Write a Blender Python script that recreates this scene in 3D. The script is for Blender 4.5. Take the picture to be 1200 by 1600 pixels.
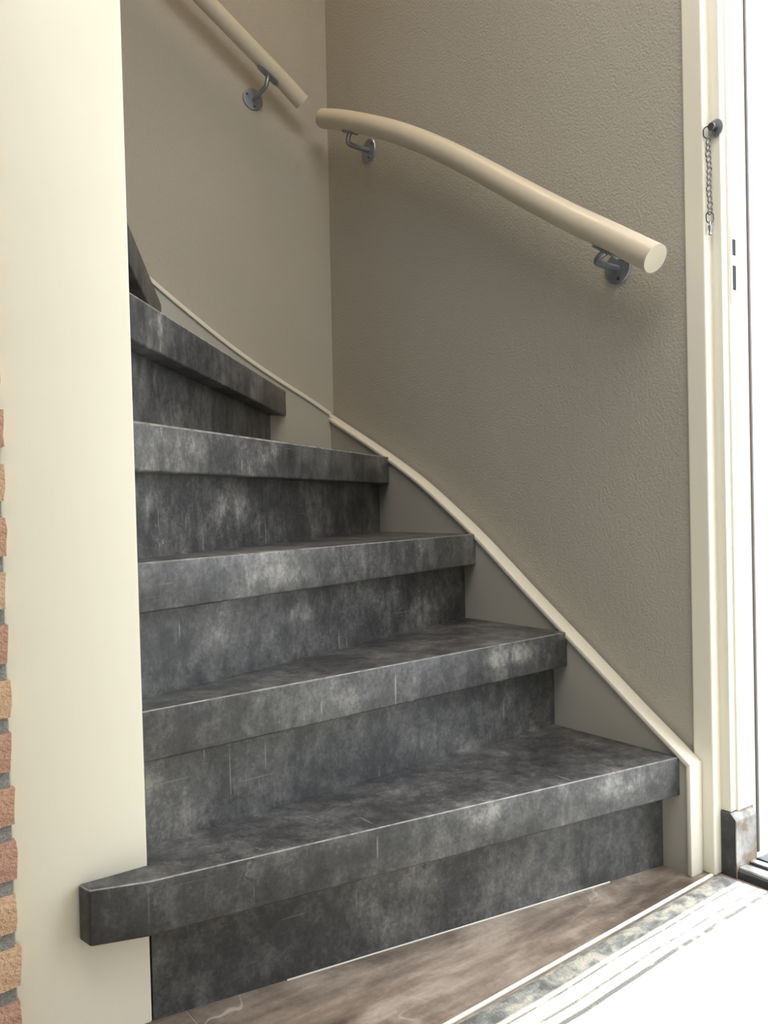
import bpy, bmesh, math, random
from mathutils import Vector, Matrix, noise
D = bpy.data
C = bpy.context.scene.collection
for o in list(D.objects): D.objects.remove(o)
S = bpy.context.scene

# ------------------------------------------------------------------ camera
CAM_H, FPX, PITCH, ROLL, YAW = 0.653, 1302.0, -0.0097, -0.0207, 0.6367
fw = Vector((math.sin(YAW)*math.cos(PITCH), math.cos(YAW)*math.cos(PITCH), math.sin(PITCH)))
rt = Vector((math.cos(YAW), -math.sin(YAW), 0)); up = rt.cross(fw)
r2 = rt*math.cos(ROLL)+up*math.sin(ROLL); u2 = -rt*math.sin(ROLL)+up*math.cos(ROLL)
cd = D.cameras.new('camera'); cam = D.objects.new('camera', cd); C.objects.link(cam)
cd.sensor_width = 36; cd.lens = 36*FPX/1600; cd.clip_start = .02
cam.matrix_world = Matrix(((r2.x,u2.x,-fw.x,0),(r2.y,u2.y,-fw.y,0),(r2.z,u2.z,-fw.z,CAM_H),(0,0,0,1)))
S.camera = cam

# ------------------------------------------------------------------ world, light, exposure
S.view_settings.view_transform = 'Standard'; S.view_settings.look = 'None'
S.view_settings.gamma = 1; S.view_settings.use_curve_mapping = False
S.view_settings.exposure = 0.0
W = D.worlds.new('overcast_sky'); S.world = W; W.use_nodes = True
bg = W.node_tree.nodes['Background']
# overcast sky: brighter overhead than at the horizon
_t = W.node_tree; _tc = _t.nodes.new('ShaderNodeTexCoord'); _s = _t.nodes.new('ShaderNodeSeparateXYZ'); _m = _t.nodes.new('ShaderNodeMapRange')
_t.links.new(_tc.outputs['Generated'], _s.inputs[0]); _t.links.new(_s.outputs['Z'], _m.inputs['Value'])
_m.inputs['From Min'].default_value = 0; _m.inputs['From Max'].default_value = 1
_m.inputs['To Min'].default_value = 3.2; _m.inputs['To Max'].default_value = 9.6
_t.links.new(_m.outputs[0], bg.inputs[1]); bg.inputs[0].default_value = (.92, .96, 1.0, 1)

def area(name, loc, target, sx, sy, power, col, portal=False):
    l = D.lights.new(name, 'AREA'); l.shape = 'RECTANGLE'; l.size = sx; l.size_y = sy
    l.energy = power; l.color = col
    if portal: l.cycles.is_portal = True
    o = D.objects.new(name, l); C.objects.link(o); o.location = loc
    o.rotation_euler = (Vector(target)-Vector(loc)).to_track_quat('-Z', 'Y').to_euler()
    return o
area('doorway_sky_portal', (1.50, .34, 1.06), (0, .34, 1.06), .96, 2.12, 1, (1,1,1), True)
area('landing_lamp_light', (.75, 1.30, 3.7), (.1, 1.80, .8), .9, .6, 23, (1.0, .75, .48))
area('hall_cool_fill', (-1.55, -.25, 1.85), (1.3, 1.0, 1.5), .8, 1.0, 9, (.62, .80, 1.0))  # added cool fill by the left wall, brightens the right wall; no window modelled
area('hall_lamp_light', (.40, .05, 2.55), (.40, .05, 0), 1.1, 1.1, 34, (1.0, .96, .90))

# ------------------------------------------------------------------ node helper
class NT:
    def __init__(s, name):
        s.m = D.materials.new(name); s.m.use_nodes = True; s.t = s.m.node_tree
        s.b = s.t.nodes['Principled BSDF']; s.tc = s.t.nodes.new('ShaderNodeTexCoord')
        s.P = s.tc.outputs['Object']
    def n(s, typ, ins=(), **kw):
        nd = s.t.nodes.new('ShaderNode'+typ)
        for k, v in kw.items(): setattr(nd, k, v)
        for k, v in (ins.items() if isinstance(ins, dict) else enumerate(ins)):
            if v is None: continue
            if hasattr(v, 'is_output'): s.t.links.new(v, nd.inputs[k])
            else: nd.inputs[k].default_value = v
        return nd
    def math(s, op, a, b=None, c=None, clamp=False):
        nd = s.n('Math', (a, b, c), operation=op); nd.use_clamp = clamp; return nd.outputs[0]
    def scale(s, sc, src=None, loc=(0,0,0), rot=(0,0,0)):
        nd = s.n('Mapping', {'Vector': src or s.P, 'Scale': sc, 'Location': loc, 'Rotation': rot}); return nd.outputs[0]
    def noise(s, sc, vec=None, detail=4, rough=.55, dist=0):
        return s.n('TexNoise', {'Vector': vec or s.P, 'Scale': sc, 'Detail': detail, 'Roughness': rough, 'Distortion': dist}).outputs['Fac']
    def mr(s, v, a, b, c=0., d=1., smooth=False):
        nd = s.n('MapRange', {'Value': v, 'From Min': a, 'From Max': b, 'To Min': c, 'To Max': d})
        if smooth: nd.interpolation_type = 'SMOOTHSTEP'
        return nd.outputs[0]
    def mix(s, f, a, b, mode='MIX'):
        nd = s.n('Mix', data_type='RGBA', blend_type=mode)
        for i, v in ((0, f), (6, a), (7, b)):
            if hasattr(v, 'is_output'): s.t.links.new(v, nd.inputs[i])
            else: nd.inputs[i].default_value = v if i == 0 else (*v, 1)
        return nd.outputs[2]
    def ramp(s, v, stops):
        nd = s.n('ValToRGB', {'Fac': v}); e = nd.color_ramp.elements
        while len(e) < len(stops): e.new(.5)
        for k, (p, c) in enumerate(stops): e[k].position = p; e[k].color = (*c, 1)
        return nd.outputs[0]
    def bump(s, h, strength=.3, dist=.002, normal=None):
        return s.n('Bump', {'Height': h, 'Strength': strength, 'Distance': dist, **({'Normal': normal} if normal else {})}).outputs[0]
    def out(s, col=None, rough=None, normal=None, metal=None, spec=None, coat=None):
        for k, v in (('Base Color', col), ('Roughness', rough), ('Normal', normal), ('Metallic', metal), ('Specular IOR Level', spec), ('Coat Weight', coat)):
            if v is None: continue
            if hasattr(v, 'is_output'): s.t.links.new(v, s.b.inputs[k])
            else: s.b.inputs[k].default_value = (*v, 1) if isinstance(v, tuple) and len(v) == 3 else v
        return s.m

def paint(name, col, rough=.38, bscale=60, bstr=.08, var=.04):
    t = NT(name); v = t.noise(3.0, detail=3)
    c = t.mix(t.mr(v, .3, .7), tuple(x*(1-var) for x in col), col)
    h = t.noise(bscale, t.scale((1, 1, .12)), 3)
    return t.out(c, t.mr(t.noise(12), .3, .7, rough-.05, rough+.07), t.bump(h, bstr, .002))

def wall_mat(name, col):
    t = NT(name); v = t.noise(2.2, detail=3)
    c = t.mix(t.mr(v, .3, .7), tuple(x*.95 for x in col), col)
    n1 = t.noise(210, detail=3, rough=.6); n2 = t.noise(55, detail=2)
    h = t.math('ADD', t.mr(n1, .38, .62), t.math('MULTIPLY', n2, .35))
    return t.out(c, .75, t.bump(h, .42, .0018), spec=.3)

# lighter and darker patches placed on the laminate: (x, y, z, rx, ry, rz, amount)
BLOBS = [(0.719, 1.225, 0.469, 0.062, 0.062, 0.024, 0.32),
    (0.963, 1.308, 0.469, 0.086, 0.086, 0.031, 0.15),
    (0.655, 1.164, 0.542, 0.129, 0.129, 0.025, 0.18),
    (1.01, 1.285, 0.554, 0.087, 0.087, 0.025, 0.12),
    (0.722, 1.319, 0.751, 0.099, 0.099, 0.032, 0.25),
    (0.515, 1.179, 0.748, 0.066, 0.066, 0.024, 0.15),
    (0.49, 1.243, 0.944, 0.046, 0.046, 0.03, 0.15),
    (0.525, 1.337, 0.86, 0.034, 0.034, 0.048, 0.2),
    (0.699, 1.533, 0.872, 0.044, 0.044, 0.051, 0.12),
    (0.455, 1.183, 0.648, 0.049, 0.049, 0.042, 0.22),
    (0.657, 1.32, 0.655, 0.09, 0.09, 0.045, 0.12),
    (1.143, 1.649, 0.65, 0.089, 0.089, 0.077, -0.3),
    (0.737, 1.074, 0.356, 0.069, 0.069, 0.022, 0.18),
    (1.101, 1.1, 0.367, 0.109, 0.109, 0.026, 0.22),
    (0.451, 1.053, 0.356, 0.049, 0.049, 0.021, 0.1),
    (0.857, 0.916, 0.186, 0.066, 0.066, 0.029, 0.18),
    (1.114, 0.882, 0.177, 0.109, 0.109, 0.03, 0.22),
    (1.005, 0.896, 0.187, 0.047, 0.047, 0.025, 0.12),
    (0.642, 0.944, 0.176, 0.121, 0.121, 0.026, -0.12),
    (1.084, 1.136, 0.274, 0.083, 0.083, 0.048, 0.14),
    (0.601, 1.101, 0.223, 0.066, 0.066, 0.029, 0.12),
    (0.76, 1.113, 0.226, 0.072, 0.072, 0.026, -0.12),
    (0.493, 1.001, 0.07, 0.137, 0.137, 0.042, -0.12),
    (0.886, 0.949, 0.11, 0.08, 0.08, 0.04, 0.1),
    (1.071, 1.345, 0.437, 0.091, 0.091, 0.04, 0.1),
    (0.555, 1.169, 0.421, 0.067, 0.067, 0.029, -0.1)]
SCRATCH = [(0.6721, 0.9402, 0.1742, 0.0017, 0.004, 0.0214, 0.8),
    (0.6649, 1.0688, 0.3463, 0.0017, 0.004, 0.0135, 0.8),
    (0.6662, 1.0689, 0.3489, 0.0014, 0.004, 0.0155, 0.6),
    (1.1142, 1.1381, 0.2565, 0.002, 0.004, 0.0243, 0.8),
    (0.8257, 1.2611, 0.4086, 0.0021, 0.004, 0.0208, 0.7),
    (0.8471, 1.2684, 0.3994, 0.0017, 0.004, 0.0141, 0.5),
    (0.9627, 0.9393, 0.0743, 0.002, 0.004, 0.0184, 0.45),
    (0.9393, 0.9424, 0.1031, 0.0016, 0.004, 0.0162, 0.5),
    (0.6404, 1.2638, 0.7226, 0.0019, 0.004, 0.0139, 0.9),
    (0.36, 0.9813, 0.1693, 0.0015, 0.004, 0.0325, 0.3),
    (0.5737, 1.0994, 0.2438, 0.0014, 0.004, 0.0132, 0.5),
    (0.5523, 1.0978, 0.2582, 0.0013, 0.004, 0.0168, 0.4),
    (0.5328, 1.0964, 0.2442, 0.0013, 0.004, 0.0129, 0.4),
    (0.4615, 1.0913, 0.2257, 0.0016, 0.004, 0.0124, 0.45),
    (0.437, 1.0896, 0.2804, 0.0399, 0.02, 0.0013, 0.5),
    (0.5685, 1.099, 0.2545, 0.0361, 0.02, 0.0013, 0.45),
    (1.1731, 0.9117, 0.0293, 0.0016, 0.004, 0.011, 0.6),
    (0.4126, 0.9743, 0.1893, 0.0571, 0.02, 0.001, 0.2),
    (0.6758, 0.9723, 0.2023, 0.0022, 0.022, 0.003, 0.6),
    (1.0286, 0.9141, 0.2023, 0.0022, 0.022, 0.003, 0.7)]
def laminate(name, dark=1.0):
    t = NT(name)
    big = t.noise(5.5, detail=6, rough=.62, dist=.2)
    mid = t.noise(17, t.scale((1, 1, .7)), 7, .68, .1)
    drip = t.noise(42, t.scale((1, 1, .16)), 5, .6)
    fine = t.noise(190, detail=4, rough=.7)
    v = t.math('ADD', t.math('MULTIPLY', big, .80), t.math('MULTIPLY', mid, .55))
    v = t.math('ADD', v, t.math('MULTIPLY', drip, .22))
    v = t.math('ADD', v, t.math('MULTIPLY', fine, .34))
    v = t.mr(v, .69, 1.27)
    for (x, y, z, rx, ry, rz, am) in BLOBS:
        d = t.n('VectorMath', (t.P, (x, y, z)), operation='SUBTRACT').outputs[0]
        d = t.n('VectorMath', (d, (1/rx, 1/ry, 1/rz)), operation='MULTIPLY').outputs[0]
        l = t.n('VectorMath', (d,), operation='LENGTH').outputs['Value']
        v = t.math('ADD', v, t.math('MULTIPLY', t.mr(l, 1.0, .15, 0, am*1.35, True), t.mr(mid, .38, .62, .25, 1.25)))
    crisp = t.noise(48, t.scale((1, 1, .8)), 10, .78, .1)
    v = t.math('ADD', v, t.mr(crisp, .38, .64, -.15, .15))
    base = t.ramp(v, [(0, (.018, .018, .0195)), (.36, (.052, .053, .0555)), (.64, (.112, .112, .112)), (1, (.27, .265, .255))])
    # rubbed dry specks
    sp = t.math('MULTIPLY', t.mr(t.noise(75, t.scale((1, 1, .7)), 5, .75), .60, .70), t.mr(t.noise(6.5, dist=.4), .50, .66))
    base = t.mix(t.math('MULTIPLY', sp, .55), base, (.30, .30, .29))
    # dark pits
    pit = t.math('MULTIPLY', t.mr(t.noise(60, detail=3, rough=.6), .36, .30), t.mr(t.noise(5, dist=.5), .45, .6))
    base = t.mix(t.math('MULTIPLY', pit, .6), base, (.02, .02, .021))
    # fine white scratches: upright ones, and long level ones
    s1 = t.math('MULTIPLY', t.mr(t.noise(70, t.scale((2.6, 2.6, .11)), 1, .4), .735, .765), t.mr(t.noise(9), .52, .60))
    s2 = t.math('MULTIPLY', t.mr(t.noise(60, t.scale((.16, .22, 5.5), rot=(0, .18, 0)), 1, .4), .735, .765), t.mr(t.noise(7), .52, .60))
    s2 = t.math('MULTIPLY', s2, .35)
    sc = t.math('MAXIMUM', s1, s2)
    for (x, y, z, rx, ry, rz, am) in SCRATCH:
        d = t.n('VectorMath', (t.P, (x, y, z)), operation='SUBTRACT').outputs[0]
        d = t.n('VectorMath', (d, (1/rx, 1/ry, 1/rz)), operation='MULTIPLY').outputs[0]
        l = t.n('VectorMath', (d,), operation='LENGTH').outputs['Value']
        sc = t.math('MAXIMUM', sc, t.mr(l, 1.0, .4, 0, am, True))
    base = t.mix(t.math('MULTIPLY', sc, .42), base, (.42, .41, .39))
    rough = t.mr(big, .3, .7, .50, .40)
    return t.out(base, rough, t.bump(t.math('ADD', fine, drip), .10, .001), spec=.5)

def metal(name, col, rough):
    t = NT(name); n = t.noise(40, detail=4)
    c = t.mix(t.mr(n, .3, .7), tuple(x*.85 for x in col), col)
    return t.out(c, t.mr(n, .3, .7, rough-.08, rough+.08), metal=.9)

def tile_mat():
    t = NT('brown_stone_floor_tile')
    big = t.noise(4.5, t.scale((1, 1.6, 1), rot=(0, 0, .5)), 6, .6, 1.0)
    st = t.noise(18, t.scale((.35, 2.2, 1), rot=(0, 0, .35)), 5, .65)
    f = t.noise(120, detail=4, rough=.7)
    v = t.math('ADD', t.math('ADD', t.math('MULTIPLY', big, 1.0), t.math('MULTIPLY', st, .55)), t.math('MULTIPLY', f, .18))
    v = t.mr(v, .66, 1.06)
    c = t.ramp(v, [(0, (.090, .069, .054)), (.5, (.215, .172, .139)), (1, (.39, .33, .275))])
    w = t.noise(2.6, t.scale((1, 1, 1), rot=(0, 0, .6)), 3, .5, 1.2)
    ve = t.math('MULTIPLY', t.mr(t.math('ABSOLUTE', t.math('SUBTRACT', w, .5)), .0065, .001), t.mr(t.noise(3.3), .48, .56))
    c = t.mix(t.math('MULTIPLY', ve, .55), c, (.50, .45, .38))
    return t.out(c, t.mr(st, .3, .7, .32, .45), t.bump(f, .12, .001))

def rug_mat():
    t = NT('striped_woven_rug')
    sp = t.n('SeparateXYZ', (t.P,)); u = sp.outputs[1]
    wob = t.math('MULTIPLY', t.math('SUBTRACT', t.noise(5, detail=2), .5), .010)
    u = t.math('ADD', u, wob)                    # 0 at the far edge, negative towards the camera
    mot = t.noise(34, t.scale((.8, 1.2, 1), rot=(0, 0, -.75)), 4, .6, .6)
    mott = t.ramp(mot, [(.34, (.15, .155, .15)), (.48, (.27, .28, .27)), (.62, (.50, .48, .41))])
    cream = t.mix(t.noise(60), (.72, .69, .59), (.84, .82, .75))
    def band(a, b, s=.0018):
        return t.math('MULTIPLY', t.mr(u, a-s, a+s), t.mr(u, b+s, b-s))
    c = cream
    c = t.mix(band(-.047, .02), c, mott)
    brk = t.mr(t.noise(45, detail=3), .34, .48, .35, 1.)
    for a, b, am in ((-.0575, -.0545, .75), (-.083, -.079, .65), (-.1035, -.0965, .75), (-.30, -.293, .6), (-.33, -.326, .6), (-.36, -.353, .6)):
        c = t.mix(t.math('MULTIPLY', t.math('MULTIPLY', band(a, b, .001), brk), am), c, (.09, .10, .11))
    h = t.noise(420, t.scale((1, .5, 1)), 2)
    return t.out(c, .95, t.bump(h, .6, .003), spec=.1)

def stone_mat(name):
    t = NT(name); n = t.noise(30, detail=6, rough=.7); w = t.noise(14, detail=5, rough=.7)
    c = t.ramp(n, [(.3, (.022, .024, .027)), (.55, (.05, .053, .058)), (.75, (.14, .14, .135))])
    return t.out(c, .5, t.bump(n, .4, .003))

def brick_mat(name, a, b):
    t = NT(name); n = t.noise(55, detail=6, rough=.7); g = t.noise(220, detail=3, rough=.7)
    c = t.mix(t.mr(n, .3, .7), a, b)
    c = t.mix(t.math('MULTIPLY', t.mr(g, .62, .7), .5), c, (.10, .05, .035))
    return t.out(c, .9, t.bump(t.math('ADD', n, g), .6, .004), spec=.2)

def mortar_mat():
    t = NT('sandy_grey_mortar'); n = t.noise(260, detail=4, rough=.8)
    return t.out(t.mix(t.mr(n, .3, .7), (.17, .175, .165), (.36, .36, .33)), .95, t.bump(n, .8, .003), spec=.2)

# ------------------------------------------------------------------ mesh helpers
def obj(name, bm, mat, parent=None, smooth=False, kind=None, label=None):
    bmesh.ops.recalc_face_normals(bm, faces=bm.faces[:])
    me = D.meshes.new(name); bm.to_mesh(me); bm.free()
    me.materials.append(mat)
    if smooth:
        for p in me.polygons: p.use_smooth = True
    o = D.objects.new(name, me); C.objects.link(o)
    if parent: o.parent = parent
    if kind: o['kind'] = kind
    if label: o['label'] = label
    return o
def empty(name, loc=(0,0,0)):
    o = D.objects.new(name, None); C.objects.link(o); o.location = loc; o.empty_display_size = .05; return o
def bevel(bm, w, seg=2, ang=.5):
    if w <= 0: return
    es = [e for e in bm.edges if len(e.link_faces) == 2 and e.calc_face_angle(0) > ang]
    bmesh.ops.bevel(bm, geom=es, offset=w, segments=seg, affect='EDGES', profile=.5, clamp_overlap=True)
def box(x0, x1, y0, y1, z0, z1, bv=0, seg=2, bm=None):
    bm = bm or bmesh.new()
    vs = [bm.verts.new((x, y, z)) for z in (z0, z1) for y in (y0, y1) for x in (x0, x1)]
    for f in ((0,1,3,2),(4,5,7,6),(0,1,5,4),(2,3,7,6),(0,2,6,4),(1,3,7,5)): bm.faces.new([vs[i] for i in f])
    bmesh.ops.recalc_face_normals(bm, faces=bm.faces[:])
    bevel(bm, bv, seg); return bm
def prism(poly, axis, lo, hi, bv=0, seg=2):
    """extrude a 2D polygon: axis z -> poly (x,y); x -> (y,z); y -> (x,z)"""
    def P(p, h): return {'z': (p[0], p[1], h), 'x': (h, p[0], p[1]), 'y': (p[0], h, p[1])}[axis]
    bm = bmesh.new()
    a = [bm.verts.new(P(p, lo)) for p in poly]; b = [bm.verts.new(P(p, hi)) for p in poly]
    bm.faces.new(a); bm.faces.new(b[::-1])
    n = len(poly)
    for i in range(n): bm.faces.new((a[i], a[(i+1) % n], b[(i+1) % n], b[i]))
    bmesh.ops.recalc_face_normals(bm, faces=bm.faces[:])
    bevel(bm, bv, seg); return bm
def ribbon(pts, nrm, th, axis, lo, hi, bv=0):
    """strip following pts (2D) with thickness th on the side of nrm sign, extruded along axis"""
    off = []
    for i, p in enumerate(pts):
        a = Vector(pts[max(i-1, 0)]); b = Vector(pts[min(i+1, len(pts)-1)])
        d1 = (Vector(p)-a); d2 = (b-Vector(p))
        d1 = d1.normalized() if d1.length > 1e-9 else d2.normalized(); d2 = d2.normalized() if d2.length > 1e-9 else d1
        m = (d1+d2).normalized(); n = Vector((-m.y, m.x))*nrm
        k = th/max(.4, m.dot(d1)); off.append((p[0]+n.x*k, p[1]+n.y*k))
    def P(p, h): return {'z': (p[0], p[1], h), 'x': (h, p[0], p[1]), 'y': (p[0], h, p[1])}[axis]
    bm = bmesh.new(); R = []
    for p, q in zip(pts, off): R.append([bm.verts.new(P(p, lo)), bm.verts.new(P(p, hi)), bm.verts.new(P(q, hi)), bm.verts.new(P(q, lo))])
    for A, B in zip(R, R[1:]):
        for k in range(4): bm.faces.new((A[k], A[(k+1) % 4], B[(k+1) % 4], B[k]))
    bm.faces.new(R[0]); bm.faces.new(R[-1][::-1])
    bmesh.ops.recalc_face_normals(bm, faces=bm.faces[:])
    bevel(bm, bv, 2, .9); return bm
def tube(pts, r, seg=20, bm=None, closed=False, cap=True, prof=None):
    """round tube (or profile prof of (a,b)) along pts"""
    bm = bm or bmesh.new(); pts = [Vector(p) for p in pts]; n = len(pts); rings = []
    prev = None
    for i, p in enumerate(pts):
        if closed: d = (pts[(i+1) % n]-pts[i-1]).normalized()
        else: d = (pts[min(i+1, n-1)]-pts[max(i-1, 0)]).normalized()
        if prev is None:
            ref = Vector((0, 0, 1)) if abs(d.z) < .9 else Vector((0, 1, 0)); s = d.cross(ref).normalized()
        else:
            s = (prev-d*prev.dot(d)).normalized()
        prev = s; t = d.cross(s)
        rr = r[i] if isinstance(r, (list, tuple)) else r
        if prof: rings.append([bm.verts.new(p+s*a+t*b) for a, b in prof])
        else: rings.append([bm.verts.new(p+(s*math.cos(2*math.pi*k/seg)+t*math.sin(2*math.pi*k/seg))*rr) for k in range(seg)])
    m = len(rings[0])
    for A, B in zip(rings, rings[1:]+([rings[0]] if closed else [])):
        for k in range(m): bm.faces.new((A[k], A[(k+1) % m], B[(k+1) % m], B[k]))
    if not closed and cap: bm.faces.new(rings[0]); bm.faces.new(rings[-1][::-1])
    return bm
def spline(pts, n=8):
    out = []; P = [Vector(p) for p in pts]; P = [2*P[0]-P[1]]+P+[2*P[-1]-P[-2]]
    for i in range(1, len(P)-2):
        for k in range(n):
            u = k/n; a, b, c, d = P[i-1:i+3]
            out.append(.5*((2*b)+(c-a)*u+(2*a-5*b+4*c-d)*u*u+(3*b-a-3*c+d)*u**3))
    out.append(P[-2]); return out
def auto_smooth(o, ang=.6):
    for p in o.data.polygons: p.use_smooth = True
    bm = bmesh.new(); bm.from_mesh(o.data)
    for e in bm.edges:
        if len(e.link_faces) == 2 and e.calc_face_angle(0) > ang: e.smooth = False
    bm.to_mesh(o.data); bm.free()
def struct(name, bm, m, parent=None):
    return obj(name, bm, m, parent, kind=None if parent else 'structure')

# ------------------------------------------------------------------ materials
M_wall = wall_mat('sand_textured_wall_paint', (.41, .388, .338))
M_hall = wall_mat('greige_hall_wall_paint', (.30, .275, .24))
M_cream = paint('cream_gloss_paint', (.77, .735, .61), .36, 70, .10)
M_string = paint('greyed_cream_satin_paint', (.43, .415, .365), .42, 60, .06)
M_cap = paint('cream_cap_paint', (.72, .69, .60), .42, 60, .06)
M_rail = paint('cream_rail_paint', (.58, .52, .42), .38, 90, .03)
M_frame = paint('ivory_door_frame_paint', (.77, .74, .64), .34, 60, .05)
M_lam = laminate('dark_concrete_look_laminate')
t = NT('rubbed_lit_laminate_edge'); nn = t.noise(60, detail=4)
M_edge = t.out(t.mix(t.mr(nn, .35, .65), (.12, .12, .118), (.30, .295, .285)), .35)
M_zinc = metal('galvanised_bracket_metal', (.34, .37, .42), .42)
M_chrome = metal('worn_chain_metal', (.13, .13, .13), .5)
M_dark = NT('dark_recess').out((.02, .02, .022), .8)
M_screw = metal('dark_screw_metal', (.12, .12, .13), .5)
M_tile = tile_mat(); M_rug = rug_mat()
M_stone = stone_mat('black_blue_stone')
t = NT('weathered_stone'); n1 = t.noise(22, detail=6, rough=.7); n2 = t.noise(40, t.scale((1, 1, .5)), 5, .7)
M_stone2 = t.out(t.mix(t.mr(n1, .50, .62), t.mix(t.mr(n2, .35, .65), (.20, .20, .195), (.42, .41, .39)), (.20, .15, .105)), .75, t.bump(n2, .4, .002))
M_alu = metal('pale_aluminium', (.80, .80, .78), .35); M_mortar = mortar_mat()
M_strip = NT('pale_plastic_strip').out((.72, .70, .64), .4)
M_ceil = NT('white_ceiling_paint').out((.45, .44, .41), .8)
M_pave = NT('grey_paving').out((.26, .255, .24), .9)
M_rubber = NT('dark_rubber_seal').out((.10, .085, .075), .7)
M_wood = paint('ivory_door_leaf_paint', (.75, .72, .63), .4)
BR = [brick_mat('red_brown_brick', (.40, .23, .155), (.52, .34, .24)), brick_mat('orange_brown_brick', (.48, .31, .19), (.60, .42, .28)),
      brick_mat('tan_brick', (.46, .33, .21), (.58, .44, .30)), brick_mat('dull_red_brick', (.38, .21, .15), (.48, .30, .23))]

XW, YW = 1.304, 1.996        # wall planes
XA, YB = 1.2672, 1.9561      # inner faces of the wall stringers

# ------------------------------------------------------------------ room shell
struct('wall_right', box(XW, 1.46, .832, YW, 0, 5.2), M_wall)
bm = box(XW, 1.46, -1.9, -.16, 0, 5.2); box(XW, 1.46, -.16, .832, 2.14, 5.2, bm=bm)
struct('wall_door_side', bm, M_hall)
struct('wall_back', box(-1.7, 1.46, YW, 2.12, 0, 5.2), M_wall)
struct('wall_left', box(-1.72, -1.6, -1.9, YW, 0, 5.2), M_hall)
struct('wall_front', box(-1.6, 1.46, -2.0, -1.9, 0, 2.6), M_hall)
struct('ceiling', box(-1.6, XW, -1.9, .98, 2.6, 2.72), M_ceil)
struct('wall_upper_landing', box(-1.6, XW, .90, .98, 2.72, 5.2), M_hall)
struct('ceiling_stairwell', box(-1.6, XW, .98, YW, 5.2, 5.3), M_ceil)

# floor: screed with individual tiles
FZ = 0.0
fl = struct('floor', box(-1.6, 1.43, -1.9, YW, -.08, -.0005), NT('pale_grout').out((.42, .37, .31), .8))
TS = .5816; tile_me = None; cnt = 0
for i in range(-5, 2):
    for j in range(-5, 2):
        x0 = 1.0042-TS+i*TS+TS; x1 = x0+TS; y0 = .495+j*TS; y1 = y0+TS
        x0c, x1c, y0c, y1c = max(x0, -1.6), min(x1, XW+.012), max(y0, -1.9), min(y1, 1.09)
        if x1c-x0c < .02 or y1c-y0c < .02: continue
        g = .0006
        struct('tile', box(x0c+g, x1c-g, y0c+g, y1c-g, -.0005, FZ, .0002, 1), M_tile, fl)

# brick partition left of the newel
pw = struct('wall_partition', prism([(-1.6, 0), (.2178, 0), (.2178-.0065*2.6, 2.6), (-1.6, 2.6)], 'y', 1.0225, 1.128), M_mortar)
random.seed(5)
def brick_mesh(L, seed):
    rnd = random.Random(seed); nx = 5; nz = 3; bm = bmesh.new(); H = .0430
    F = [[None]*(nz+1) for _ in range(nx+1)]; B = [[None]*(nz+1) for _ in range(nx+1)]
    for i in range(nx+1):
        for k in range(nz+1):
            ex = i in (0, nx); ez = k in (0, nz)
            jx = rnd.uniform(-.0016, .0016); jz = rnd.uniform(-.0014, .0014); jy = rnd.uniform(0, .0018)+(.0028 if ex and ez else .0012 if ex or ez else 0)
            F[i][k] = bm.verts.new((-L+L*i/nx+jx, jy, H*k/nz+jz))
            B[i][k] = bm.verts.new((-L+L*i/nx+(jx if ex else 0), .0150, H*k/nz+(jz if ez else 0))) if ex or ez else None
    for i in range(nx):
        for k in range(nz): bm.faces.new((F[i][k], F[i+1][k], F[i+1][k+1], F[i][k+1]))
    for i in range(nx):
        bm.faces.new((F[i][0], B[i][0], B[i+1][0], F[i+1][0])); bm.faces.new((F[i][nz], F[i+1][nz], B[i+1][nz], B[i][nz]))
    for k in range(nz):
        bm.faces.new((F[0][k], F[0][k+1], B[0][k+1], B[0][k])); bm.faces.new((F[nx][k], B[nx][k], B[nx][k+1], F[nx][k+1]))
    bmesh.ops.recalc_face_normals(bm, faces=bm.faces[:])
    return bm
bmeshes = {}
for L in (.205, .098):
    for s in range(5):
        for mi in range(4):
            if (s+mi) % 2: continue
            bm = brick_mesh(L, s*7+int(L*1000)); me = D.meshes.new('brick'); bm.to_mesh(me); bm.free(); me.materials.append(BR[mi])
            bmeshes.setdefault(L, []).append(me)
PITCH_B = .0617
k = 0
for row in range(0, 43):
    z = .1098-.1234+row*PITCH_B
    if z < 0: z0 = .001
    if z+.047 > 2.6: break
    x = .2212-.0082*max(z, 0)+random.uniform(-.0020, .0020); first = row % 2 == 0
    while x > -.55:
        L = .098 if first else .205; first = False
        me = random.choice(bmeshes[L]); o = D.objects.new('brick', me); C.objects.link(o); o.parent = pw
        o.location = (x, 1.0142+random.uniform(-.001, .0015), max(z, .0005)); x -= L+.012; k += 1
print('bricks', k)

# ------------------------------------------------------------------ staircase
st = empty('staircase', (.82, 1.4, 0)); st['label'] = 'winding staircase with dark grey concrete-look treads, cream stringers and cream newel board'; st['category'] = 'staircase'
def part(name, bm, m, sm=False, label=None, parent=None):
    o = obj(name, bm, m, label=label)
    o.parent = parent or st
    o.matrix_parent_inverse = Matrix.Translation((-.82, -1.4, 0))
    if sm: auto_smooth(o)
    return o
TH = .068; Z1 = .2023; RISE = .19
Z = [Z1+RISE*i for i in range(8)]
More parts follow.
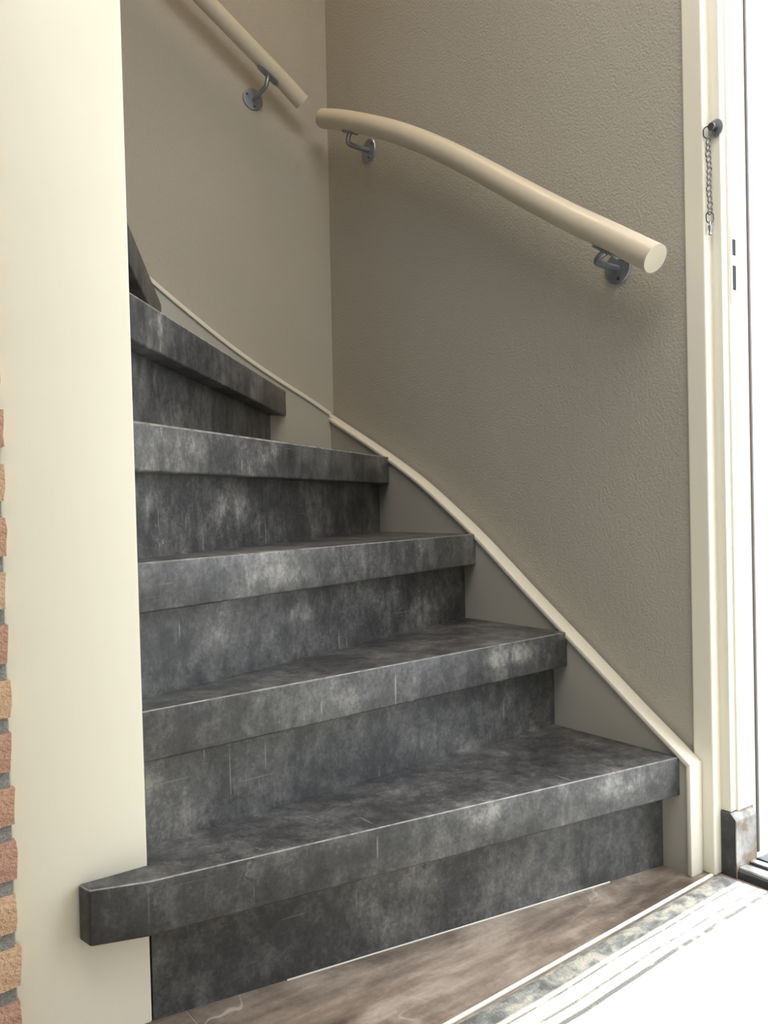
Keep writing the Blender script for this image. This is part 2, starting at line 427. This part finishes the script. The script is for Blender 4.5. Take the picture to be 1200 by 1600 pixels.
# nosing lines in plan: (inner point, outer point)
F = [((.362, .981), (XA, .8620)), ((.3885, 1.049), (XA, 1.1120)), ((.3961, 1.0755), (XA, 1.3725)), ((.4053, 1.1046), (XA, 1.6882)),
     ((.4286, 1.1742), (1.1266, YB)), ((.527, 1.452), (.7835, YB)), ((.31, 1.16), (.49, YB)), ((.12, 1.16), (.22, YB)), ((-.10, 1.16), (-.02, YB))]
NX = .379                                   # right face of the newel
def shift(l, d):
    a, b = Vector(l[0]), Vector(l[1]); n = (b-a).normalized(); n = Vector((-n.y, n.x))*d
    return (a+n, b+n)
def at_x(l, x): a, b = l; return Vector((x, a.y+(b.y-a.y)*(x-a.x)/(b.x-a.x)))
def at_y(l, y): a, b = l; return Vector((a.x+(b.x-a.x)*(y-a.y)/(b.y-a.y), y))
def V2(l): return (Vector(l[0]), Vector(l[1]))
OVER = .037; RT = .016
def outer(l, i):
    return at_x(l, XA) if i <= 3 else at_y(l, YB)
def inner(l, i):
    if i <= 5: return at_x(l, NX+.0005)
    return at_y(l, 1.161)
for i in range(8):
    f = V2(F[i]); b = shift(F[i+1], OVER+RT)
    if i == 0:
        poly = [(.2955, 1.0035), (.362, .9815), tuple(outer(f, 0)), tuple(outer(b, 1)), tuple(inner(b, 1)), (NX+.0005, 1.0295), (.2906, 1.0295)]
    else:
        p = [inner(f, i), outer(f, i)]
        if i == 3: p += [Vector((XA, YB))]
        p += [outer(b, i+1), inner(b, i+1)]
        poly = [tuple(q) for q in p]
    o = part('tread', prism(poly, 'z', Z[i]-TH, Z[i], .0034, 3), M_lam, True)
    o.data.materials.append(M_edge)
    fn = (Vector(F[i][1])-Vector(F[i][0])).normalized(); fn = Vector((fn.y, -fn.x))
    for p in o.data.polygons:                  # rubbed film and painted highlight: paler colour on the rounded upper front edge
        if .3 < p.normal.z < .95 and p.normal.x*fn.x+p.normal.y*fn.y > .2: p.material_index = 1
    # riser below tread i
    a = shift(F[i], OVER); c = shift(F[i], OVER+RT)
    if i == 0: a = (Vector((.3815, 1.0325)), Vector((XA, .8995))); c = (a[0]+Vector((.002, RT)), a[1]+Vector((.002, RT)))
    zb = 0 if i == 0 else Z[i-1]
    ia = inner(a, i) if i else Vector((.3812, 1.0325)); ic = inner(c, i) if i else Vector((.3835, 1.0485))
    part('riser', prism([tuple(ia), tuple(outer(a, i)), tuple(outer(c, i)), tuple(ic)], 'z', zb, Z[i]-TH), M_lam)
# sealant bead at the foot of the first riser
part('sealant_bead', tube([(.56, 1.0040, .0005), (1.14, .9165, .0005)], .0012, 8), M_strip)

# newel board and inner string behind it
part('newel', prism([(.2180, 0), (NX, 0), (NX-.0078*2.6, 2.6), (.2180-.0065*2.6, 2.6)], 'y', 1.030, 1.160, .003, 3), M_cream, True)
part('inner_stringer', box(-1.55, .195, 1.13, 1.16, 1.10, 2.6), M_string)

# stringer on the right wall
inn = spline([(1.9634, .8990), (1.80, .8235), (1.68, .7655), (1.569, .7070), (1.469, .6455), (1.363, .5750), (1.22, .4690), (1.106, .3865), (1.010, .3165), (.9396, .2655), (.874, .2195), (.8385, .1945)], 5)
inn = [(p.x, p.y) for p in inn]
inn = [(1.9660, .9004)]+inn[1:]
top = [(YW, .9140)]+inn
prof = top+[(.8385, 0), (YW, 0)]
def inset(pts, d):   # a little under the cap
    return [(y, z-d) for y, z in pts]
prof = inset(top, .006)[:-1]+[(.847, .1900), (.847, 0), (YW, 0)]
part('wall_stringer', prism(prof, 'x', XA, XW-.0005), M_string)
cap_line = top+[(.8385, .12), (.8385, 0)]
part('stringer_cap', ribbon(top+[(.8385, 0)], 1, .009, 'x', XA-.006, 1.2968, .0022), M_cap, True)
# stringer on the back wall
lb = spline([(1.2620, .9015), (1.1929, .9390), (1.1334, .9683), (1.0384, 1.0175), (.9500, 1.0690), (.8625, 1.1262), (.7699, 1.1900), (.64, 1.2850), (.50, 1.3950), (.30, 1.5600), (.0, 1.815)], 5)
lb = [(XW-.001, .882)]+[(p.x, p.y) for p in lb]
lower = [(x, z-.46) for x, z in lb][::-1]
part('wall_stringer', prism(lb+lower, 'y', YB, YW-.0005), M_string)
part('stringer_cap', ribbon(lb[1:], -1, .0105, 'y', YB-.007, YW-.0005, .0015), M_cap, True)

# ------------------------------------------------------------------ handrails
def handrail(name, label, pts, r, brackets, wall):
    base = Vector(pts[0]); e = empty(name, (base.x, base.y, base.z)); e['label'] = label; e['category'] = 'handrail'; e['group'] = 'stair handrails'
    inv = Matrix.Translation(-base)
    def add(nm, bm, m, parent=e, ang=.6, lab=None):
        o = obj(nm, bm, m, label=lab); o.parent = parent
        o.matrix_parent_inverse = inv if parent is e else Matrix()
        auto_smooth(o, ang); return o
    path = spline(pts, 10); bm = tube(path, r, 32)
    bevel(bm, .0025, 2, 1.0)
    add('rail', bm, M_rail)
    nrm = Vector((1, 0, 0)) if wall == 'x' else Vector((0, 1, 0))   # into the wall
    for (rx, ry, rz), t in brackets:                                # rosette centre on the wall; t = point of the rail above the saddle
        ros = Vector((rx, ry, rz)); n = nrm
        i = min(range(len(path)), key=lambda q: (path[q]-Vector(t)).length)
        d = (path[min(i+1, len(path)-1)]-path[max(i-1, 0)]).normalized()
        if d.z > 0: d = -d
        side = n.copy(); dn = d.cross(side).normalized()
        if dn.z > 0: dn = -dn
        sad = path[i]+dn*(r+.0012)
        # arm: out of the wall, then curving up to the saddle
        q0 = ros-n*.004; out = (sad-ros).dot(n)                      # negative: away from the wall
        p1 = ros+n*(out*.55); p2 = ros+n*(out*.92)+(sad-ros-n*out)*.12; p3 = ros+n*(out*1.02)+(sad-ros-n*out)*.55
        armp = spline([q0, p1, p2, p3, sad], 8)
        arm = add('bracket', tube(armp, .0058 if wall == 'y' else .0064, 12), M_zinc)
        bm = bmesh.new()                                            # rosette disc
        u = Vector((0, 0, 1)); v = n.cross(u)
        rings = []
        for rad, dep in ((.0, .0045), (.022, .0045), (.0285, .0035), (.030, .0015), (.030, 0)):
            rings.append([bm.verts.new(ros-n*dep+(u*math.cos(2*math.pi*k/36)+v*math.sin(2*math.pi*k/36))*max(rad, .0001)) for k in range(36)])
        for A, B in zip(rings, rings[1:]):
            for k in range(36): bm.faces.new((A[k], A[(k+1) % 36], B[(k+1) % 36], B[k]))
        bm.faces.new(rings[0])
        add('rosette', bm, M_zinc, arm)
        for a in (.9, 3.0, 5.1):
            c = ros-n*.0046+(u*math.cos(a)+v*math.sin(a))*.0205
            add('screw', tube([c, c-n*.0012], .0032, 10), M_screw, arm)
        # saddle plate under the rail, slightly dished
        L = .034; w = .011; bm = bmesh.new(); R = []
        for s in range(-6, 7):
            f = s/6; ww = w*math.sqrt(max(0.02, 1-max(0, abs(f)-.6)**2/.16)); row = []
            for k in range(-2, 3):
                a = k/2*ww; drop = r+.001-math.sqrt(max(0, (r+.001)**2-a*a)); row.append((path[i]+dn*(r+.0006)+d*(f*L)+side*a-dn*drop, dn))
            R.append(row)
        T = [[bm.verts.new(p) for p, _ in row] for row in R]; Bt = [[bm.verts.new(p+q*.0032) for p, q in row] for row in R]
        for s in range(12):
            for k in range(4):
                bm.faces.new((T[s][k], T[s+1][k], T[s+1][k+1], T[s][k+1])); bm.faces.new((Bt[s][k], Bt[s][k+1], Bt[s+1][k+1], Bt[s+1][k]))
            bm.faces.new((T[s][0], Bt[s][0], Bt[s+1][0], T[s+1][0])); bm.faces.new((T[s][4], T[s+1][4], Bt[s+1][4], Bt[s][4]))
        for k in range(4):
            bm.faces.new((T[0][k], T[0][k+1], Bt[0][k+1], Bt[0][k])); bm.faces.new((T[12][k], Bt[12][k], Bt[12][k+1], T[12][k+1]))
        add('saddle_plate', bm, M_zinc, arm)
    return e
XR = XW-.0715; YR = YW-.075
handrail('handrail', 'curved cream round handrail on the right wall above the lower treads',
    [(XR, .8695, 1.0636), (XR, .9681, 1.1296), (XR, 1.0412, 1.1775), (XR, 1.1201, 1.2320), (XR, 1.2054, 1.2925), (XR, 1.2983, 1.3590), (XR, 1.3997, 1.4290), (XR, 1.5110, 1.5000), (XR, 1.6338, 1.5700), (XR, 1.7992, 1.6530), (XR, 1.9050, 1.6985)],
    .0255, [((XW, 1.0022, 1.0890), (XR, .9560, 1.1215)), ((XW, 1.7963, 1.5908), (XR, 1.7750, 1.642))], 'x')
handrail('handrail', 'straight cream round handrail on the back wall, rising out of the top',
    [(1.1757, YR, 1.7332), (1.1142, YR, 1.7765), (1.0399, YR, 1.8230), (.9687, YR, 1.8685), (.8968, YR, 1.9140), (.70, YR, 2.040), (.30, YR, 2.295)],
    .0215, [((1.0672, YW, 1.7421), (1.083, YR, 1.796))], 'y')

# ------------------------------------------------------------------ door frame in the right wall
DF = struct('door_1', prism([(1.3184, .8178), (1.3184, .7985), (1.3343, .7985), (1.3343, .7945), (1.3811, .7945), (1.3811, .8120), (1.3875, .8120), (1.3875, .8178)], 'z', .111, 2.10, .0012, 2), M_frame)
auto_smooth(DF)
struct('outer_lining', prism([(1.3880, .830), (1.3880, .7985), (1.3985, .7985), (1.3985, .830)], 'z', .022, 2.10, .0015, 2), M_frame, DF)
struct('weather_seal', box(1.3986, 1.4045, .7965, .830, .022, 2.10), M_rubber, DF)
struct('architrave', box(1.2972, 1.3280, .8172, .8560, 0, 2.16, .0035, 4), M_frame, DF)
struct('head_jamb', box(1.3184, 1.3875, -.13, .7985, 2.065, 2.10, .0015), M_frame, DF)
struct('far_jamb', box(1.3184, 1.3875, -.16, -.13, .022, 2.10, .0015), M_frame, DF)
struct('far_architrave', box(1.290, 1.3180, -.20, -.16, 0, 2.16, .0035), M_frame, DF)
# stone foot of the frame with its sloped shoulder
bm = prism([(.8175, 0), (.8175, .1100), (.7985, .1100), (.7880, .0980), (.7880, 0)], 'x', 1.3160, 1.3811, .0015, 2)
sf = struct('stone_foot', bm, M_stone, DF); sf.data.materials.append(M_stone2)
for p in sf.data.polygons:
    if p.normal.y < -.3: p.material_index = 1
struct('threshold', prism([(1.3184, 0), (1.3184, .0130), (1.3210, .0150), (1.3440, .0165), (1.3440, .0110), (1.3560, .0110), (1.3560, .0180), (1.3700, .0185), (1.3700, .0110), (1.3790, .0110), (1.3790, .0200), (1.4300, .0170), (1.4300, 0)], 'y', -.13, .7875), M_stone, DF)
struct('threshold_bar', box(1.3225, 1.3440, -.13, .7875, .0140, .0190, .001, 2), M_alu, DF)
struct('threshold_bar', box(1.3562, 1.3700, -.13, .7875, .0140, .0210, .001, 2), M_alu, DF)
struct('threshold_rail', box(1.3455, 1.3545, -.13, .7875, .0110, .0165, .0006, 1), M_dark, DF)
# strike plate
YS = .7945
sp = struct('strike_plate', box(1.3360, 1.3555, YS-.0016, YS, .985, 1.120, .0004, 1), M_frame, DF)
for a, b in ((1.068, 1.0955), (1.0085, 1.0505)):
    struct('latch_slot', box(1.3420, 1.3512, YS-.0022, YS-.0012, a, b), M_dark, DF)
struct('paving', box(1.46, 6, -4, 5, -.10, -.02), M_pave)
# door leaf, opened into the hall, out of the picture
leaf = struct('door_2', box(.44, 1.30, -.175, -.135, .02, 2.06, .002), M_wood)
for z0, z1 in ((.15, .85), (1.0, 1.95)):
    struct('door_panel', box(.56, 1.18, -.134, -.128, z0, z1, .004), M_wood, leaf)
struct('door_handle', tube(spline([(.50, -.13, 1.02), (.50, -.09, 1.02), (.53, -.08, 1.02), (.61, -.08, 1.02)], 6), .008, 12), M_chrome, leaf)

# ------------------------------------------------------------------ security chain
ch = empty('door_chain', (1.31, .811, 1.285)); ch['label'] = 'polished security chain hanging from a round plate on the ivory door frame'; ch['category'] = 'door chain'
inv = Matrix.Translation((-1.31, -.811, -1.285))
def cadd(nm, bm, m, ang=.7):
    o = obj(nm, bm, m, ch); o.matrix_parent_inverse = inv; auto_smooth(o, ang); return o
# round holder on the corner of the frame
c0 = Vector((1.3184, .8050, 1.283))
cadd('mount_plate', tube([c0+Vector((-.0002, 0, 0)), c0+Vector((-.0035, 0, 0)), c0+Vector((-.0045, 0, 0))], [.0150, .0150, .0125], 28), M_zinc)
cadd('stud', tube([c0+Vector((-.004, 0, 0)), c0+Vector((-.0130, 0, 0)), c0+Vector((-.0132, 0, 0)), c0+Vector((-.0165, 0, 0))], [.0045, .0045, .0068, .0060], 16), M_chrome)
def link_bm(L, w, r):
    pts = []
    for k in range(20):
        a = 2*math.pi*k/20; x = math.cos(a)*w; z = math.sin(a)*w+(1 if math.sin(a) > 0 else -1)*(L-w)
        pts.append((x, 0, z))
    return tube(pts, r, 7, closed=True)
top_c = Vector((1.3035, .8110, 1.2745))
def ring(nm, c, L, w, r, rz, tilt=0):
    bm = link_bm(L, w, r); bmesh.ops.transform(bm, matrix=Matrix.Rotation(rz, 4, 'Z') @ Matrix.Rotation(tilt, 4, 'Y'), verts=bm.verts[:])
    me = D.meshes.new(nm); bm.to_mesh(me); bm.free(); me.materials.append(M_chrome)
    for p in me.polygons: p.use_smooth = True
    o = D.objects.new(nm, me); C.objects.link(o); o.parent = ch; o.location = Vector(c)-Vector((1.31, .811, 1.285)); return o
YAWR = -.62
ring('ring', top_c, .0105, .0080, .0012, YAWR)
zc = 1.2590; links = []
m1 = ring('link', (1.3035, .8110, zc), .0070, .0040, .00115, YAWR+.55, .55)
for k in range(1, 13):
    z = zc-k*.0098; x = 1.3035+.0012*k/12
    o = D.objects.new('link', m1.data); C.objects.link(o); o.parent = ch
    o.location = Vector((x, .8110+.0008*math.sin(k), z))-Vector((1.31, .811, 1.285)); o.rotation_euler = (0, 0, .12*math.sin(k*2.1))
ring('ring', (1.3045, .8110, zc-13*.0098-.001), .0095, .0066, .0011, YAWR+.1)
zb = zc-13*.0098-.011
cadd('end_knob', tube([(1.3045, .811, zb+.004), (1.3045, .811, zb-.002), (1.3045, .811, zb-.004), (1.3045, .811, zb-.010), (1.3045, .811, zb-.014), (1.3045, .811, zb-.019), (1.3045, .811, zb-.0205)], [.0014, .0016, .0034, .0030, .0018, .0032, .0015], 12), M_zinc)

# ------------------------------------------------------------------ rug and its edge strip
ang = math.atan(.047)
ry = lambda x: .763+.047*x
rg = bmesh.new(); nx, ny = 150, 90; LX = 1.75; LY = 1.15
grid = []
for i in range(nx+1):
    row = []
    for j in range(ny+1):
        x = -LX+LX*i/nx; y = -.010-LY*j/ny
        e = .0016*noise.noise(Vector((x*9, 0, 0))) if j == 0 else 0
        z = .0065+.0012*noise.noise(Vector((x*5, y*9, 0)))+.0006*noise.noise(Vector((x*90, y*90, 3)))
        if j == 0: z = .001
        row.append(rg.verts.new((x, y+e, z)))
    grid.append(row)
for i in range(nx):
    for j in range(ny): rg.faces.new((grid[i][j], grid[i+1][j], grid[i+1][j+1], grid[i][j+1]))
rug = obj('rug', rg, M_rug, smooth=True); rug.location = (1.2955, ry(1.2955), 0); rug.rotation_euler = (0, 0, ang)
for p in rug.data.polygons: pass
rug['label'] = 'pale striped woven rug with a mottled grey border on the floor by the door'; rug['category'] = 'rug'
bm = box(-1.75, 0, -.0062, 0, 0, .0040, .0012, 2)
ts = obj('trim_1', bm, M_strip); ts['kind'] = 'structure'; ts.location = (1.2955, ry(1.2955)+.001, 0); ts.rotation_euler = (0, 0, ang)
